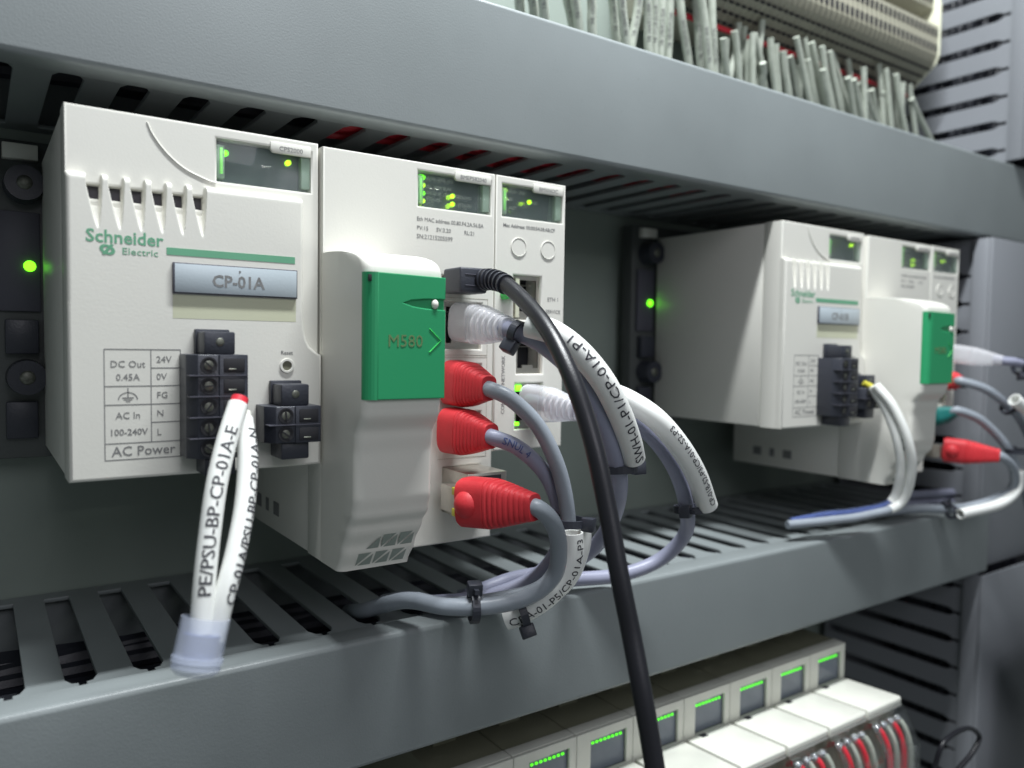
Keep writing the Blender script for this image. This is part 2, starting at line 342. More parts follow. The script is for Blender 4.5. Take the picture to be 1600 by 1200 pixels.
# ribbed lower cover with tapering grooves
def cover():
    xs = [0, .6]; 
    nx = 400; x0, x1 = 0.0, 66.3
    zs = [50, 60, 66, 68, 70]+[70.4+.4*k for k in range(34)]+[84.0, 84.4, 84.8, 85.1, 85.4, 85.6, 85.8, 85.92, 86.0]
    def yv(x, z):
        y = 0.0
        if z > 84.2: y += 1.8-math.sqrt(max(0, 1.8**2-(z-84.2)**2))
        e = min(x-x0, x1-x)
        if e < 1.2: y += 1.2-math.sqrt(max(0, 1.2**2-(1.2-e)**2))
        for k in range(6):
            c = 6.9+k*5.55; t = (z-71.0)/12.0
            if t > 0:
                wl = .35+1.75*min(1, t)**.8; cc = c+.9*(1-min(1, t))
                g = max(0, min(1, (wl-abs(x-cc))/.6)); g = g*g*(3-2*g); y += g*min(1, t)**.9*5.2
        return min(y, 3.4)
    V2 = []; F2 = []
    X = [x0+(x1-x0)*i/nx for i in range(nx+1)]
    for z in zs:
        for x in X: V2.append((x, yv(x, z), z))
    n = nx+1
    for j in range(len(zs)-1):
        for i in range(nx):
            a = j*n+i; pts = [V2[a], V2[a+1], V2[a+1+n], V2[a+n]]
            if min(p[1] for p in pts) > 3.0 and zs[j] > 76: continue
            F2.append([a, a+1, a+1+n, a+n])
    m = MB().add(V2, F2, True)
    # top ledge back to the upper front
    top = [v for v in V2[-n:]]
    m.add(top+[(v[0], 3.4, v[2]) for v in top], [[i, i+1, n+i+1, n+i] for i in range(nx) if top[i][1] < 3.0], False)
    # sides
    for ii in (0, nx):
        col = [V2[j*n+ii] for j in range(len(zs))]
        m.add(col+[(c[0], 3.6, c[2]) for c in col], [[j, j+1, len(zs)+j+1, len(zs)+j] for j in range(len(zs)-1)])
    return m
cov2 = cover()
# lower half of the cover, swelling out to the full width
low = [(0, .2), (72.2, .2), (72.3, 36.0), (70.6, 37.0), (68.4, 38.8), (67.2, 41.2), (66.6, 44), (66.3, 47), (66.3, 53), (0, 53)]
def fillet_front(m, loop, y0, y1, r=.9):
    """plate with rounded front edge (inset rings), holes not needed"""
    n = len(loop); c = [V((p[0], 0, p[1])) for p in loop]
    def inset(d):
        out = []
        for i in range(n):
            a, b, d2 = c[i-1], c[i], c[(i+1) % n]
            e1 = (b-a).normalized(); e2 = (d2-b).normalized()
            n1 = V((-e1.z, 0, e1.x)); n2 = V((-e2.z, 0, e2.x)); k = (n1+n2)
            k = k/max(.4, (1+n1.dot(n2))); q = b+k*d; out.append(q)
        return out
    rings = [(0, y1), (0, y0+r)]+[(r*(1-math.cos(math.radians(a))), y0+r*(1-math.sin(math.radians(a)))) for a in (30, 60, 90)]
    vs = []
    for d, y in rings:
        for q in inset(d): vs.append((q.x, y, q.z))
    fs = [[j*n+i, j*n+(i+1) % n, (j+1)*n+(i+1) % n, (j+1)*n+i] for j in range(len(rings)-1) for i in range(n)]
    m.add(vs, fs, True); last = vs[-n:]
    tri = tessellate_polygon([[V((p[0], p[2], 0)) for p in last]])
    m.add(last, [list(q) for q in tri], False); return m
# square top edge of the lower plate joins the grid
c3 = MB()
fillet_front(c3, low, 0.0, 3.6, .9)
for v in c3.v:
    if v.z > 50.0: v.z = 50.0
n0_ = len(cov2.v); cov2.v += c3.v; cov2.f += [[n0_+i for i in f] for f in c3.f]; cov2.sm += c3.sm
cov2.build('front_cover', 'cream', ps)
# moulded curve on the upper front
cv = spline([(21, 3.0, 102.8), (22.5, 2.95, 99.5), (26, 2.95, 95), (31, 2.95, 91), (37, 2.95, 88.6), (40, 2.95, 87.9)])
MB().tube(cv, .30, n=8).build('moulded_ridge', 'cream', ps)
screen(ps, 40.4, 69.6, 88.6, 101.4, 3.0, [], [(43.6, 97.8, 'led'), (62.9, 97.6, 'ledy')], 'CPS2000', 56.5)
# brand print
lg = MB()
lg.text('Schneider', 4.6, 67.2, 5.0, -.05, bold=.09, sx=1.0)
lg.text('Electric', 13.6, 64.2, 2.7, -.05, sx=1.18)
lg.plate([[(10.0+1.9*math.cos(a)-.5*math.sin(a), 65.2+1.45*math.sin(a)) for a in [2*math.pi*k/24 for k in range(24)]],
          [(10.0+1.0*math.cos(a)-.3*math.sin(a), 65.2+.75*math.sin(a)) for a in [2*math.pi*k/24 for k in range(24)]]], -.09, -.02)
lg.plate([[(8.6, 63.9), (9.4, 63.7), (11.6, 66.6), (10.9, 66.9)]], -.1, -.03)
lg.box(25.4, 63.4, -.09, .02, 65.0, 67.1)
lg.build('brand_print', 'printgreen', ps)
npl = MB().box(26.9, 63.9, -1.0, .05, 53.9, 62.9, .15).build('name_plate', 'edge', ps)
MB().box(27.4, 63.6, -1.12, -.99, 54.3, 62.6, .05).build('plate_face', 'label', npl)
def plate_text(parent, s): MB().text(s, 45.6, 56.4, 5.0, -1.17, align='CENTER', bold=.10, sx=.97).text('P', 45.6, 60.6, 1.4, -1.17).build('lettering', 'print', parent)
plate_text(npl, 'CP-01A')
MB().box(27, 63.7, -.04, .03, 46.6, 53.6).build('clear_film', 'tape', ps)
# wiring table
tb = MB()
def hl(x0, x1, z): tb.box(x0, x1, -.06, .02, z-.13, z+.13)
def vl(x, z0, z1): tb.box(x-.13, x+.13, -.065, .015, z0, z1)
hl(8.9, 29, 37.4); hl(8.9, 29, 5.9); hl(8.9, 29, 10.6); hl(8.9, 29, 26.9); hl(8.9, 29, 21.6); hl(21, 29, 32.1); hl(21, 29, 16.3)
vl(8.9, 5.9, 37.4); vl(29, 5.9, 37.4); vl(21, 10.6, 37.4)
tb.text('DC Out', 14.9, 32.3, 2.7, -.06, 'CENTER').text('0.45A', 14.9, 28.6, 2.6, -.06, 'CENTER')
tb.text('AC In', 14.9, 17.6, 2.7, -.06, 'CENTER').text('100-240V', 15, 12.9, 2.55, -.06, 'CENTER', bold=.02)
for s, z in (('24V', 33.7), ('0V', 28.7), ('FG', 23.3), ('N', 18.0), ('L', 12.5)): tb.text(s, 22.4, z, 2.6, -.06)
tb.text('AC Power', 19, 7.0, 3.9, -.06, 'CENTER', bold=.02)
for k in range(16):
    a0 = math.pi*k/16; a1 = math.pi*(k+1)/16
    tb.add([(14.9+q*math.cos(a), -.06, 23.0+q*.85*math.sin(a)) for a, q in ((a0, 2.6), (a1, 2.6), (a1, 2.3), (a0, 2.3))], [[0, 1, 2, 3]])
tb.box(14.75, 15.05, -.06, 0, 23.6, 26.4).box(13.4, 16.4, -.062, 0, 23.4, 23.7).box(13.8, 16.0, -.062, 0, 22.9, 23.1).box(14.3, 15.5, -.062, 0, 22.4, 22.6)
tb.build('wiring_table', 'print', ps)
rs = MB().plate([circ(60.8, 32.6, 2.3), circ(60.8, 32.6, 1.5)], -.45, .1, .12)
rs.build('reset_button', 'cream', ps)
MB().cyl((60.8, .02, 32.6), (60.8, -.03, 32.6), 1.5).build('reset_hole', 'iotop', ps)
MB().text('Reset', 60.8, 36.2, 1.7, -.05, 'CENTER').build('reset_print', 'print', ps)

def pole_block(label, x0, n, z0, pitch, group_loc):
    """pluggable screw terminal block: fixing ear, n poles, screws and wire mouths"""
    z1 = z0+n*pitch; w = 15.3
    t = thing('terminal_connector', label, 'connector', (x0+w/2, 0, z0), group_loc)
    MB().prism([(x0, .1), (x0+w+1, .1), (x0+w+1, -13), (x0+8.2, -13), (x0+8.2, -12.4), (x0+2.4, -12.4), (x0, -8.5)], 'z', z0, z1, .25).build('body', 'black', t)
    MB().box(x0+4.5, x0+13.2, -11.0, -.1, z1+.05, z1+6.6, .5).box(x0+4.0, x0+13.9, -2.2, -.05, z1+.1, z1+7.4, .4).build('fixing_ear', 'black', t)
    MB().box(x0+4.5, x0+13.2, -11.0, -.1, z0-5.2, z0-.05, .5).build('fixing_ear', 'black', t)
    e = MB(); 
    MB().ball((x0+8.9, -11.0, z1+3.6), 1.2, (1, .2, 1)).build('fixing_screw', 'dullscrew', t)
    for k in range(n):
        z = z0+(k+.5)*pitch
        MB().plate([circ(x0+5.4, z, 2.35), circ(x0+5.4, z, 1.95)], -12.75, -12.35).cyl((x0+5.4, -12.6, z), (x0+5.4, -12.3, z), 1.95).build('screw_hole', 'dark', t)
        s = MB().ball((x0+5.4, -12.45, z), 1.5, (1, .2, 1)).build('screw', 'dullscrew', t)
        MB().box(x0+4.0, x0+6.8, -13.05, -12.8, z-.2, z+.2, rot=Matrix.Rotation(math.radians(35+k*47), 3, 'Y')).build('screw_slot', 'dark', s)
        MB().box(x0+9.4, x0+15.3, -13.15, -12.9, z-2.1, z+1.9, .2).build('wire_mouth', 'dark', t)
        MB().box(x0+10.7, x0+12.9, -13.4, -13.1, z-1.3, z-.95, .1).build('clamp', 'screw', t)
        if k: MB().box(x0+.1, x0+16.1, -13.2, -9, z0+k*pitch-.15, z0+k*pitch+.15).build('rib', 'edge', t)
    return t
tcb = pole_block('tall black five-pole screw connector below the name plate of the left power supply', 28.7, 5, 6.2, 6.0, 'screw connectors')
tcs = pole_block('small black two-pole screw connector beside the tall one, nothing plugged into it', 51.0, 2, 9.4, 5.6, 'screw connectors')

# ---------------- processor module
X0, X1 = 72.9, 139.6
cp = thing('processor_module', 'wide cream processor module with green flap, red plugs in its ports, left group', 'control module', (106, 45, -34.8), 'processor modules')
MB().prism([(X0+.3, -32.4), (X1-.2, -32.4), (X1-.2, H-.3), (X0+.3, H-.3)], 'y', 14.8, BACK, .5).build('housing', 'cream', cp)
PR = [(118.6, 134.2, 38.5, 55.5), (118.6, 134.2, 18.8, 33.0), (118.6, 134.2, 1.2, 15.4), (118.6, 134.2, -20.5, -4.5)]
usb = rect(117.5, 129.0, 59.3, 64.8)
cwin = rect(107.6, 137.6, 88.4, 100.8)
MB().plate([[(X0, -32.5), (X1, -32.5), (X1, H), (X0, H)], cwin, usb]+[rect(*p) for p in PR], .8, 14.7, .6).build('front_panel', 'cream', cp)
mm, md = MB(), MB()
for p in PR: rj45(mm, md, *p, 1.6)
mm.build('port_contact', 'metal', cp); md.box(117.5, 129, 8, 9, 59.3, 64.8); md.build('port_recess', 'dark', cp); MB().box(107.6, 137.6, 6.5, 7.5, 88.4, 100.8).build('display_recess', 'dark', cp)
leg = [('RUN  ERR  I/O', 112.2, 98.3, 1.75), ('DL   REM RUN', 112.2, 95.6, 1.6), ('BACKUP  SD CARD', 112.2, 93.6, 1.6), ('ETH MS', 112.2, 91.3, 1.75), ('ETH MS', 125.2, 93.4, 1.6), ('ETH NS', 125.2, 90.7, 1.6)]
screen(cp, 107.6, 137.6, 88.4, 100.8, .8, leg, [(110.6, 98.9, 'led'), (110.6, 96.2, 'ledy'), (110.6, 93.5, 'led'), (110.6, 90.8, 'ledy'), (122.6, 93.9, 'ledy'), (122.6, 91.1, 'ledy')], 'BMEP582040', 122.2)
pr = MB()
pr.text('Eth MAC address 00.80.F4.2A.56.EA', 107.0, 83.3, 2.0, .75, sx=.93).text('PV:15', 107.0, 80.2, 2.0, .75).text('SV:3.20', 114.8, 80.2, 2.0, .75).text('RL:21', 126.3, 80.2, 2.0, .75).text('SN:21215205599', 107.0, 77.2, 2.2, .75, sx=.95)
pr.build('data_print', 'print', cp)
pp = MB()
for z0, z1 in ((36.3, 57.2), (-1.5, 35.6)):
    for a in ((116.2, 136.9, z1-.1, z1), (116.2, 136.9, z0, z0+.1), (136.8, 136.9, z0, z1), ): pp.box(a[0], a[1], .72, .82, a[2], a[3])
pp.build('port_outline', 'term', cp)
# deep door box standing 33 mm proud, scooped below the flap
def interp(tab, z):
    for (a, b), (c, d) in zip(tab, tab[1:]):
        if a >= z >= c:
            t = (a-z)/(a-c); t = t*t*(3-2*t); return b+(d-b)*t
    return tab[-1][1]
KY = [(61, -32.4), (22.8, -32.4), (19.5, -31.8), (12.5, -27.6), (6, -26.6), (-7, -26.4), (-12.5, -25.2), (-17.5, -21.5), (-25, -17.4), (-32.6, -13.6)]
def door_y(z):
    if z > 61:
        q = min(1, (z-61)/8.3); return -32.4*math.sqrt(max(0, 1-q**3.2))+.3*q
    return interp(KY, z)
zs = [69.3, 69.28, 69.2, 69.05, 68.8, 68.4, 67.9, 67.2, 66.3, 65.2, 64, 62.5, 61, 50, 40, 30, 24]+[23-k*1.0 for k in range(56)]+[-32.6]
dx0, dx1 = 72.9, 99.0; vs = []; n = None
for z in zs:
    Y = door_y(z); D = abs(Y)+.01; rl = min(2.6, D*.45); rr = min(1.3, D*.4); sec = [(dx0, 2.0), (dx0, Y*.33), (dx0, Y*.66)]
    x1 = dx1
    if z > 60: x1 -= (1-math.sqrt(max(0, 1-min(1, (z-60)/9.3)**2)))*4.5
    if z < -14: x1 -= ((-14-z)/18.6)**1.3*1.4
    for a in (0, 22, 45, 68, 90): sec.append((dx0+rl*(1-math.cos(math.radians(a))), Y+rl*(1-math.sin(math.radians(a)))))
    for k in range(1, 8): sec.append((dx0+rl+(x1-rr-dx0-rl)*k/8, Y))
    for a in (90, 60, 30, 0): sec.append((x1-rr*(1-math.cos(math.radians(a))), Y+rr*(1-math.sin(math.radians(a)))))
    sec += [(x1, Y*.5), (x1, 2.0)]
    n = len(sec); vs += [(x, y, z) for x, y in sec]
MB().add(vs, [[j*n+i, j*n+i+1, (j+1)*n+i+1, (j+1)*n+i] for j in range(len(zs)-1) for i in range(n-1)], True).add([vs[-n+i] for i in range(n)], [list(range(n))]).build('bulging_door', 'cream', cp)
# green flap, wrapping the left corner
g_out = [(76.4, 23.4), (99.2, 23.4), (99.2, 50.6), (96.6, 50.7), (92, 50.9), (88, 51.4), (85.0, 52.3), (87.5, 53.2), (92, 53.7), (96.6, 53.9), (99.2, 53.8), (99.2, 60.6), (76.4, 61.0)]
gf = MB().plate([g_out], -34.0, -32.6, .3)
arc = [(76.5-3.5*math.sin(math.radians(a)), -30.5-3.5*math.cos(math.radians(a))) for a in (0, 15, 30, 45, 60, 75, 90)]
inn = [(76.5-2.9*math.sin(math.radians(a)), -30.5-2.9*math.cos(math.radians(a))) for a in (90, 75, 60, 45, 30, 15, 0)]
gf.prism([(76.5, -33.7)]*0+arc+[(73.0, -29.6), (73.4, -29.6)]+inn[1:], 'z', 23.4, 61.0)
gf.box(77, 99.0, -33.2, -31.8, 23.6, 60.6)
flap = gf.build('green_flap', 'green', cp)
MB().tube([(93.6, -34.05, 44.8), (97.6, -34.05, 41.2), (93.6, -34.05, 37.6)], .18, n=6).build('moulded_chevron', 'lever', flap)
MB().text('M580', 79.6, 39.2, 5.2, -34.08, sx=1.0).build('lettering', 'brownprint', flap)
MB().box(73.6, 74.6, -33.9, -33.2, 58.2, 60.2, .1).build('hinge_mark', 'dark', flap)
MB().ball((95.6, -33.6, 52.3), 1.5, (.8, .7, 1.0)).build('latch', 'white', cp)
tv = MB()
for row, z0 in ((0, -25.2), (1, -31.2)):
    for c in range(3):
        xa = 79.6+c*5.9+(-1.4 if row else 0)
        for ti, tri in enumerate(([(xa, z0), (xa, z0+4.6), (xa+4.4, z0+4.6)], [(xa+.8, z0), (xa+5.1, z0), (xa+5.1, z0+4.0)])):
            if row == 0 and c == 0 and ti == 0: continue
            tv.add([(x, door_y(z)-.10, z) for x, z in tri], [[0, 1, 2]])
tv.build('vent_opening', 'panel', cp)
sp = MB()
for yy, ww in ((71, 3.0), (60, 1.6), (49, 3.0)): sp.box(72.86, 73.1, yy-ww, yy+ww, -26, -21)
sp.build('side_symbols', 'print', cp)
# metal shell around the lowest port
MB().box(118.3, 134.6, -17, 1.5, -20.8, -4.4, .5).build('metal_port_shell', 'metal', cp)
mb = MB()
for z in (-15.5, -9.5): mb.box(118.0, 118.4, -16.0, -12.8, z, z+1.5)
mb.box(121, 132, -17.1, -16.9, -8.5, -5.5); mb.build('shell_slot', 'dark', cp)
# ---------------- network module
nm = thing('network_module', 'narrow cream network module with two round caps and stacked ports, left group', 'control module', (156, 45, 0), 'network modules')
NX0, NX1 = 140.0, 173.0
MB().box(NX0+.2, NX1-.2, 14.8, BACK, .2, H-.3, .6).build('housing', 'cream', nm)
nwin = rect(143.0, 171.4, 88.6, 100.8)
NP = [(148.6, 161.4, 50, 67.0), (150.4, 162.8, 29.2, 43.2), (150.0, 162.8, 7.8, 25.6)]
MB().plate([[(NX0, 0), (NX1, 0), (NX1, H), (NX0, H)], nwin]+[rect(*p) for p in NP], .8, 14.7, .6).build('front_panel', 'cream', nm)
mm, md = MB(), MB()
for p in NP: rj45(mm, md, *p, 1.6)
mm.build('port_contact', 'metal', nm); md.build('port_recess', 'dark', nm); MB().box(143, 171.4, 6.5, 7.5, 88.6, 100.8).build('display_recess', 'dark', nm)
MB().box(149.9, 151.6, 1.3, 1.9, 51, 66).build('port_label', 'beige', nm)
screen(nm, 143.0, 171.4, 88.6, 100.8, .8, [('RUN  ERR', 147.5, 98.0, 1.8), ('BS', 147.5, 95.2, 1.8), ('NS', 158.6, 95.0, 1.8), ('ACT', 147.5, 92, 1.8)], [(145.6, 98.6, 'ledy'), (145.6, 95.6, 'ledy'), (156.9, 95.6, 'ledy')], 'BMXNOC', 157)
MB().text('Mac Address: 00:00:54:38:AB:CF', 143.3, 84.8, 1.85, .75, bold=.02).build('data_print', 'print', nm)
MB().text('ETH 1', 164.6, 57.7, 2.2, .75).build('port_print', 'print', nm); MB().text('SERVICE', 163.9, 53.0, 2.0, .75).build('port_print', 'print', nm)
mb = MB()
def vtext(mb, s, x, z, size, y): mb.text(s, 0, 0, size, 0, fn=lambda a, b, c: V((x-b, y-c, z+a)))
vtext(mb, 'CONTROL NETWORK', 145.0, 14, 2.2, .75); mb.build('side_print', 'print', nm); mb = MB(); vtext(mb, 'DEVICE NET', 168.6, 10, 2.1, .75); mb.build('side_print', 'print', nm)
for x in (150.6, 164.6): MB().plate([circ(x, 77.6, 3.6, 32), circ(x, 77.6, 3.25, 32)], .45, 1.0, .1).cyl((x, 1.0, 77.6), (x, .62, 77.6), 3.2, n=32).build('round_cap', 'cream', nm)
MB().prism([(143.0, 57.2), (148.4, 59.2), (143.6, 61.4), (142.2, 59.6)], 'y', -3.2, .9, .5).build('release_tab', 'lever', nm)
MB().box(150.6, 153.2, 1.0, 1.8, 22.6, 24.9, .2).build('link_light', 'led', nm); MB().box(150.4, 152.2, 1.0, 1.8, 9.2, 10.6, .2).build('link_light', 'led', nm)
# ---------------- backplane
bp_ = thing('backplane', 'dark metal backplane strip with screws and a lit green lamp, left of the first modules', 'backplane', (80, 96, -2), 'backplanes')
MB().box(-17, 200-22, 93, 101, -4, 112, .5).build('rail', 'railgrey', bp_)
MB().box(-13.5, -.6, 91.2, 92.9, 50, 86, .3).build('lamp_bracket', 'edge', bp_)
MB().ball((-4.0, 90.6, 66.5), 2.0, (1, .6, 1)).build('status_light', 'led', bp_)
MB().box(-12, -1, 89, 92.9, 104.5, 110, .3).build('painted_glint_tag', 'white', bp_)  # plate coloured white, standing in for light reflected off it
MB().box(-12, -1.5, 88.5, 92.9, 34.5, 47, .6).build('metal_clip', 'black', bp_)
for z in (95.5, 26): MB().cyl((-5.5, 92.9, z), (-5.5, 84, z), 6.6, 6.2).build('screw_collar', 'black', bp_); MB().ball((-5.5, 84.2, z), 2.6, (1, .4, 1)).build('screw_head', 'dullscrew', bp_)
MB().box(-12, -2, 90, 92.9, 3.5, 17, .5).build('end_clip', 'black', bp_)
for z, l in ((104, 'x'),): pass

# ---------------- second group of modules, further right
D2 = 312.5
lab2 = {ps.name: 'cream power supply module showing its broad left side, right group, wires in its connector',
        cp.name: 'wide cream processor module with green flap, right group, behind the smaller power supply',
        nm.name: 'narrow cream network module at the right end of the right group',
        bp_.name: 'dark backplane strip with a lit green lamp, between the two module groups',
        tcb.name: 'tall black five-pole screw connector on the right power supply, pale wires leaving it',
        tcs.name: 'small black two-pole screw connector tucked behind the tall one on the right power supply'}
second = {}
for o in (ps, cp, nm, bp_, tcb, tcs):
    c = copy_tree(o); c.location.x += D2*U; c['label'] = lab2[o.name]; ORG[c.name] = ORG[o.name]+V((D2, 0, 0)); second[o.name] = c
for ch in second[ps.name].children:
    if ch.name.startswith('name_plate'):
        for g in list(ch.children):
            if g.name.startswith('lettering'): bpy.data.objects.remove(g)
        plate_text(ch, 'CP-01B')

for ch in list(second[cp.name].children):
    if ch.name.startswith(('metal_port_shell', 'shell_slot')): bpy.data.objects.remove(ch)

# ================================================================== PLUGS AND CABLES
def lerp_path(a, b, n=8): return [V(a).lerp(V(b), k/n) for k in range(n+1)]
def boot(t, a, b, m='red', h=8.2, asp=.78, ribs=8, name='boot', latch=True, yup=None):
    """moulded cable boot from a (plug) to b (cable end): squarish, ribbed, tapering"""
    a, b = V(a), V(b); d = (b-a); L = d.length; N = V((0, 0, 1)) if yup is None else V(yup)
    pts = []; rs = []
    K = 110
    for k in range(K+1):
        s = k/K; base = h*(1-.06*s) if s < .42 else h*(.975-.48*((s-.42)/.58)**1.15)
        if s > .40 and s < .93: base *= 1-.075*max(0, math.cos((s-.40)/.53*ribs*2*math.pi))**.6
        if s > .95: base *= 1.03
        if s < .03: base *= .93
        pts.append(a+d*s); rs.append(base)
    o = MB().tube(pts, rs, n=28, prof=(N, asp, .55)).build(name, m, t)
    if latch:
        T = d.normalized(); side = T.cross(N).normalized(); 
        c = a+d*.16+side*h*asp*.62
        MB().ball(c, h*.60, (1, 1, 1)).build('latch_guard', m, t)
    return o
def tie(t, c, axis, r, tail=None, head=None):
    """cable tie: a band round the bundle, a head block and a cut tail"""
    c = V(c); A = V(axis).normalized(); N = A.orthogonal().normalized() if tail is None else (V(tail)-A*V(tail).dot(A)).normalized(); B = A.cross(N)
    mb = MB(); n = 28; w = 1.3; vs = []
    for k in range(n):
        a = 2*math.pi*k/n; q = N*math.cos(a)+B*math.sin(a)
        for rr, ww in ((r, -w), (r+.9, -w), (r+.9, w), (r, w)): vs.append(c+q*rr+A*ww)
    fs = []
    for k in range(n):
        k2 = (k+1) % n
        for j in range(4): fs.append([k*4+j, k*4+(j+1) % 4, k2*4+(j+1) % 4, k2*4+j])
    mb.add(vs, fs)
    o = mb.build('cable_tie', 'black', t)
    R = Matrix((N, B, A)).transposed(); hc = c+N*(r+2.0)
    m2 = MB(); m2.box(hc.x-2.2, hc.x+2.2, hc.y-2.0, hc.y+2.0, hc.z-2.4, hc.z+2.4, .5, rot=R)
    tl = [hc+B*1.5, hc+B*4.2+N*.6]; m2.tube(tl, [1.2, 1.0], n=4)
    m2.build('tie_head', 'black', o); return o
def hollow(mb, path, r, ri):
    mb.tube(path, r, n=24, cap=False); mb.tube(path, ri, n=24, cap=False)
    n = 24
    for e in (0, -1):
        i0 = 0 if e == 0 else len(path)-1
    # end rings
    T0 = (path[1]-path[0]).normalized(); T1 = (path[-1]-path[-2]).normalized()
    for c, T in ((path[0], T0), (path[-1], T1)):
        N = T.orthogonal().normalized(); B = T.cross(N); vs = []
        for k in range(n):
            a = 2*math.pi*k/n; q = N*math.cos(a)+B*math.sin(a); vs += [c+q*r, c+q*ri]
        mb.add(vs, [[2*k, 2*((k+1) % n), 2*((k+1) % n)+1, 2*k+1] for k in range(n)])
    return mb
TOCAM = V((-.55, -.83, .05))
def off(path, d): return [p+V(d) for p in path]

# black service cable
t = thing('service_cable', 'thick black cable with moulded right-angle plug, sweeping down in front of the other cables', 'cable', P(705, 440, -2))
a = P(702, 436, -9)
MB().box(117.0, 128.2, -12.5, -.5, 58.2, 67.0, .9, 3).build('plug', 'black', t)
MB().box(119, 126, -12.7, -12.3, 60.6, 60.9, .1).box(119, 126, -12.7, -12.3, 64.4, 64.7, .1).build('plug_ridge', 'edge', t)
path = spline([V((126, -8, 62.6)), P(770, 437, -18), P(800, 452, -30), P(850, 507, -50), P(893, 590, -66), P(926, 690, -76), P(950, 800, -82), P(968, 900, -87), P(986, 990, -91), P(1003, 1080, -96), P(1020, 1180, -100), P(1036, 1290, -104)], 14)
MB().tube(path, [3.6 if i < 12 else (3.4-.02*i if i < 22 else 2.75) for i in range(len(path))], n=18).build('cable', 'cable_black', t)
mb = MB()
for k in range(6): mb.tube([path[8+k*3], path[9+k*3]], 3.9-.08*k, n=18)
mb.build('strain_relief', 'black', t)

# clear plug + grey cable + printed sleeve (upper)
def clear_plug(t, a, b, h=6.0, ribs=5):
    boot(t, a, b, 'frost', h, .8, ribs, 'clear_boot', latch=False)
    rp = lerp_path(a, b, 20); rings(t, rp, h*.80, h*.60, 10, 19)
    a, b = V(a), V(b); MB().tube([a.lerp(b, .0), a.lerp(b, .45)], [h*.45, h*.4], n=12).build('plug_core', 'cable', t)
def rings(t, path, r0, r1, k0, k1, m='frost', step=2):
    mb = MB()
    for k in range(k0, k1, step):
        f = (k-k0)/(k1-k0); mb.tube([path[k], path[k].lerp(path[k+1], .8)], r0+(r1-r0)*f, n=20)
    mb.build('boot_ring', m, t)
t = thing('network_cable', 'grey network cable from the upper clear plug, white sleeve printed SWH-01 along it', 'cable', P(700, 500, 0))
clear_plug(t, V((125.5, 1, 48.5)), P(795, 514, -31), 7.2, 6)
pa = spline([P(785, 512, -28), P(812, 520, -35), P(850, 540, -43), P(895, 580, -50), P(932, 635, -54), P(957, 700, -52), P(968, 760, -44), P(955, 815, -32), P(925, 858, -20), P(870, 890, -8), P(800, 905, 4), P(745, 925, 10), P(720, 932, 25), P(700, 925, 60)], 12)
MB().tube(pa, 2.95, n=18).build('cable', 'cable2', t)
sa = spline([P(826, 508, -42), P(865, 520, -49), P(905, 550, -55), P(942, 595, -59), P(968, 645, -59), P(984, 690, -56), P(990, 716, -53)], 14)
slv = hollow(MB(), sa, 4.0, 3.3).build('marker_sleeve', 'sleeve', t)
mb = MB(); wrap_text(mb, 'SWH-01-P1/CP-01A-P1', sa, 4.0, 4.6, 1.5, V((-.35, -.86, .15)), flip=True, sx=1.12); mb.build('lettering', 'printdark', slv)
tie(t, P(808, 520, -36), pa[14]-pa[10], 3.2, tail=(-.3, -.4, -1))
tie(t, P(965, 733, -47), (0, .1, 1), 6.0, tail=(1, -.3, -.3))

t = thing('network_cable', 'grey network cable from the lower clear plug, its printed white sleeve arching furthest right', 'cable', P(820, 640, 0))
clear_plug(t, V((156.5, 1, 18.6)), P(905, 642, -27), 6.8, 5)
pb = spline([P(895, 640, -24), P(940, 640, -32), P(985, 655, -38), P(1025, 690, -42), P(1055, 735, -42), P(1072, 790, -38), P(1070, 835, -30), P(1030, 875, -20), P(970, 898, -14), P(900, 905, -8), P(830, 910, -2), P(765, 935, 4), P(735, 940, 20), P(715, 930, 60)], 12)
MB().tube(pb, 2.85, n=18).build('cable', 'cable2', t)
sb = spline([P(948, 612, -38), P(985, 628, -43), P(1025, 655, -48), P(1060, 695, -50), P(1087, 740, -49), P(1105, 790, -46)], 14)
slv = hollow(MB(), sb, 4.0, 3.3).build('marker_sleeve', 'sleeve', t)
mb = MB(); wrap_text(mb, 'CP-01B-S2-P3/CP-01A-S2-P3', sb, 4.0, 3.4, 2.5, V((-.30, -.86, .25)), flip=True, sx=.98); mb.build('lettering', 'printdark', slv)
tie(t, P(1080, 795, -40), (0, .1, 1), 5.8, tail=(-1, -.5, .1))

# red boots
def red_cable(label, a, b, pts, m='cable', r=2.75, h=8.2, latch=False):
    t = thing('network_cable', label, 'cable', a); boot(t, a, b, 'red', h, latch=latch); 
    p = spline([V(b)+(V(a)-V(b)).normalized()*4]+pts, 12); MB().tube(p, r, n=18).build('cable', m, t)
    MB().tube([p[2], p[5]], r+.5, n=18).build('boot_mouth', 'dark', t); return t, p
t1, p1 = red_cable('grey network cable with red boot, uppermost of the three red ones beside the green flap', V((122.0, 0, 26.5)), P(764, 607, -21),
    [P(768, 609, -22), P(800, 625, -27), P(840, 665, -31), P(868, 720, -33), P(883, 775, -33), P(888, 830, -32), P(880, 880, -31), P(845, 918, -28), P(790, 935, -22), P(700, 945, -8), P(640, 935, 8), P(600, 940, 22)])
t2, p2 = red_cable('bluish grey cable with blue print and red boot, middle of the three red ones', V((119.5, -2, 9.5)), P(768, 682, -24),
    [P(772, 684, -25), P(810, 700, -27), P(848, 735, -28), P(868, 775, -27), P(878, 820, -25), P(865, 870, -22), P(830, 905, -18), P(770, 930, -12), P(700, 940, 0), P(650, 940, 14)], 'cable2')
mb = MB(); wrap_text(mb, 'SNUL 4', p2[14:46], 2.75, 3.6, 1, V((-.35, -.86, .1))); mb.build('lettering', 'blue', t2)
